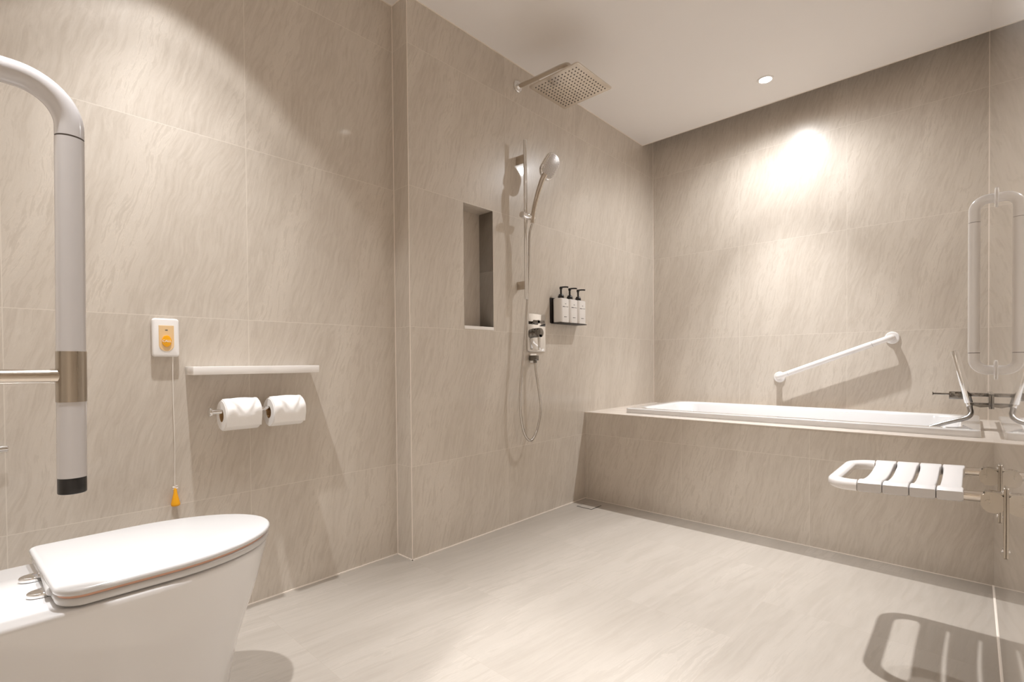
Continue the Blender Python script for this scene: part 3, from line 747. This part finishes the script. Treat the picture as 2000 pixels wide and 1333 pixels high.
# the corners need more room than the straight ends give: sweep starts at the first joint
obj('end_loop', bm, 'nylon', seat, sharp=50)
xs = [-0.230, -0.175, -0.119, -0.066, -0.014]
for i in range(4):
    x0, x1 = xs[i] + 0.0010, xs[i + 1] - 0.0010
    bm = bmesh.new()
    # cross section in y: rail, dipping slat, rail
    top = []; NY = 40
    for j in range(NY + 1):
        t = j / NY; y = SN - 0.0165 + t * (SF - SN + 0.033)
        e = min(y - (SN - 0.0165), (SF + 0.0165) - y)
        zt = SZ + 0.0160 - (0.006 * (1 - min(1, e / 0.008)) ** 2)
        zb = SZ - 0.0155 + (0.004 * (1 - min(1, e / 0.006)) ** 2)
        m = (y - SN - 0.0165) / (SF - SN - 0.033)
        if 0 < m < 1:
            zt -= 0.014 * math.sin(PI * m) ** 0.8
            f = min(1, min(m, 1 - m) / 0.06)
            zb += 0.012 * f - 0.014 * f * math.sin(PI * m) ** 0.8 * 0.9
            xi = 0.0034 * min(1, min(m, 1 - m) / 0.05)
        else: xi = 0
        top.append((y, zt, zb, xi))
    secs = []
    for y, zt, zb, xi in top:
        a, b = x0 + xi, x1 - xi; r = 0.003
        secs.append([Vector(p) for p in ((a, y, zb + r), (a + r, y, zb), (b - r, y, zb), (b, y, zb + r), (b, y, zt - r), (b - r * .3, y, zt - r * .3), (b - r, y, zt), (a + r, y, zt), (a + r * .3, y, zt - r * .3), (a, y, zt - r))])
    rings(bm, secs); obj('slat', bm, 'ribbed', seat, sharp=50)
for y in (SN, SF):
    bm = bmesh.new(); cyl(bm, (-0.228, y, SZ), (-0.018, y, SZ), 0.0135, 24); obj('inner_rail', bm, 'joint', seat)
    bm = bmesh.new(); cyl(bm, (-0.018, y, SZ), (0.020, y, SZ), 0.0130, 24); obj('rail', bm, 'satin', seat)
    bm = bmesh.new()
    for s in (-1, 1):
        slab(bm, [(0.0365 + u, SZ - 0.001 + v) for u, v in rrect(0.043, 0.050, 0.021, 8)], lambda u, v, t: Vector((u, t, v)), y + s * 0.0135 - 0.0015, y + s * 0.0135 + 0.0015)
    bm_box(bm, 0.022, DX - .001, y - 0.0135, y + 0.0135, SZ + 0.019, SZ + 0.0225)
    cyl(bm, (0.028, y - 0.017, SZ), (0.028, y + 0.017, SZ), 0.005, 16)
    obj('hinge', bm, 'steel', seat)
    bm = bmesh.new(); slab(bm, [(y + u, 0.458 + v) for u, v in rrect(0.036, 0.168, 0.006)], lambda u, v, t: Vector((t, u, v)), DX, DX - 0.0045, bev=.001); wp = obj('wall_plate', bm, 'steel', seat)
    for z in (0.391, 0.527):
        bm = bmesh.new(); lathe(bm, [(0.0055, 0), (0.0055, 0.002), (0.003, 0.0035), (0, 0.004)], (DX - 0.0045, y, z), (-1, 0, 0), n=14); obj('screw', bm, 'chrome', wp)

# ================================================================ bath mixer on the right wall
mx_ = thing('bath_mixer', 'chrome wall-mounted bath mixer over the tub end with flat spout', 'bath tap', (DX, 3.0, 0.62))
bm = bmesh.new(); slab(bm, [(3.0 + u, 0.661 + v) for u, v in rrect(0.26, 0.062, 0.006)], lambda u, v, t: Vector((t, u, v)), DX, DX - 0.008, bev=.001); obj('back_plate', bm, 'darkchrome', mx_)
bm = bmesh.new(); bm_box(bm, -0.014, DX - .006, 2.965, 3.035, 0.676, 0.690, bev=.002)
bm_box(bm, -0.014, DX - .006, 2.970, 3.030, 0.640, 0.647, bev=.002); obj('body', bm, 'darkchrome', mx_)
bm = bmesh.new(); rings(bm, [[Vector((x, 3.0 + s * w2, z + h_)) for s, h_ in ((-1, 0), (1, 0), (1, t_), (-1, t_))] for x, w2, z, t_ in ((DX - .006, .03, .632, .010), (0.026, .03, .628, .013), (-0.016, .028, .640, .004))]); obj('spout', bm, 'darkchrome', mx_)
bm = bmesh.new(); bm_box(bm, -0.132, -0.014, 2.994, 3.010, 0.678, 0.686, bev=.002); bm_box(bm, -0.135, -0.132, 2.991, 3.013, 0.675, 0.690, bev=.001); obj('lever', bm, 'darkchrome', mx_)
bm = bmesh.new(); bm_box(bm, -0.077, -0.024, 2.972, 3.000, 0.661, 0.6945, bev=.003); obj('bracket', bm, 'darkchrome', mx_)
bh = thing('bath_hand_shower', 'slim chrome stick hand shower tilted upright in the bath mixer bracket', 'hand shower', (-0.03, 2.955, 0.64))
p0 = Vector((-0.0285, 2.955, 0.648)); p1 = Vector((-0.0760, 2.955, 0.878))
bm = bmesh.new(); cyl(bm, p0, p1, 0.0145, 24, bev=.0015); obj('stick', bm, 'chrome', bh)
bm = bmesh.new(); cyl(bm, p0 + (p0 - p1).normalized() * 0.018, p0 + (p1 - p0) * 0.01, 0.0105, 20, bev=.001); obj('collar', bm, 'chrome', bh)
bo = hose('bath_shower_hose', [p0 + (p0 - p1).normalized() * 0.014, (-0.024, 2.945, 0.622), (-0.021, 2.935, 0.606), (-0.026, 2.925, 0.592), (-0.042, 2.920, 0.580), (-0.080, 2.915, 0.566), (-0.125, 2.910, 0.548), (-0.175, 2.90, 0.520), (-0.20, 2.89, 0.47)], 0.0100, '', per=12, step=0.005)
bo.data.materials[0] = plain('dark_ribbed_hose', (0.34, 0.32, 0.30), 0.25, metal=1, noise=0.1, nscale=200)
tag(bo, 'short ribbed chrome hose drooping from the stick hand shower into the tub', 'shower hose')

# ================================================================ downlights (each holds its own lamp)
for i, (x, y, W, half, W2, half2, blend2, lab) in enumerate(LIGHTS):
    t = thing('ceiling_downlight', lab, 'ceiling light', (x, y, H), group='recessed ceiling downlights')
    bm = bmesh.new(); n = 40
    prof = [(0.030, H), (0.042, H), (0.042, H - 0.002), (0.039, H - 0.0045), (0.032, H - 0.0045), (0.030, H - 0.002)]
    rings(bm, [[Vector((x + q * math.cos(k * 2 * PI / n), y + q * math.sin(k * 2 * PI / n), z)) for k in range(n)] for q, z in prof], closed=True)
    obj('trim_ring', bm, 'ceiling', t)
    bm = bmesh.new(); cyl(bm, (x, y, H - 0.0015), (x, y, H), 0.0295, 32); obj('lens', bm, 'lens' if i == 0 else 'lensdim', t)
    for nm, e_, h_, b_ in (('beam', W, half, 0.45 if half == 32 else 1.0), ('spill', W2, half2, blend2)):
        ld = bpy.data.lights.new(nm, 'SPOT'); ld.energy = e_; ld.color = LCOL; ld.spot_size = math.radians(2 * h_); ld.spot_blend = b_; ld.shadow_soft_size = 0.018
        lo = bpy.data.objects.new(nm, ld); COL.objects.link(lo); lo.parent = t; lo.location = (0, 0, -0.025)

# ---------------------------------------------------------------- fine placement of finished things
NUDGE = {'wall_shelf': (0, -0.0065, 0.003), 'call_box': (0, -0.006, 0.003), 'pull_cord': (0, -0.007, 0.002),
         'toilet_roll_holder': (0, -0.007, 0.002), 'toilet_roll': (0, -0.007, 0.002), 'towel_bar': (0, -0.006, 0.003), 'toilet_grab_rail': (0, -0.0055, 0.003),
         'rain_shower': (0.0, -0.008, 0.001), 'shower_rail': (0, -0.008, 0.0025), 'hand_shower': (0, -0.008, 0.003), 'shower_hose': (0, -0.008, 0.002),
         'shower_valve': (0, -0.007, 0.003), 'hose_outlet': (0, -0.007, 0.003), 'dispenser_rack': (0, -0.0065, 0.0035), 'pump_bottle': (0, -0.0065, 0.0035),
         'bath_mixer': (0.0, 0, 0.001), 'bath_hand_shower': (0.017, 0, 0.001), 'bath_shower_hose': (0.017, 0, 0.002)}
for o in list(S.objects):
    if o.parent is None:
        d = NUDGE.get(o.name.split('.')[0])
        if d: o.location = o.location + Vector(d)
# the seat rises slightly towards its hinges
sh = Matrix.Identity(4); sh[2][0] = 0.052
for ch in seat.children:
    if ch.name.split('.')[0] in ('slat', 'end_loop', 'rail', 'inner_rail'):
        wx = ch.location.x + seat.location.x
        M3 = sh.copy(); ch.data.transform(M3); ch.location.z += 0.052 * (wx + 0.12)
rail.rotation_euler.x = -0.009
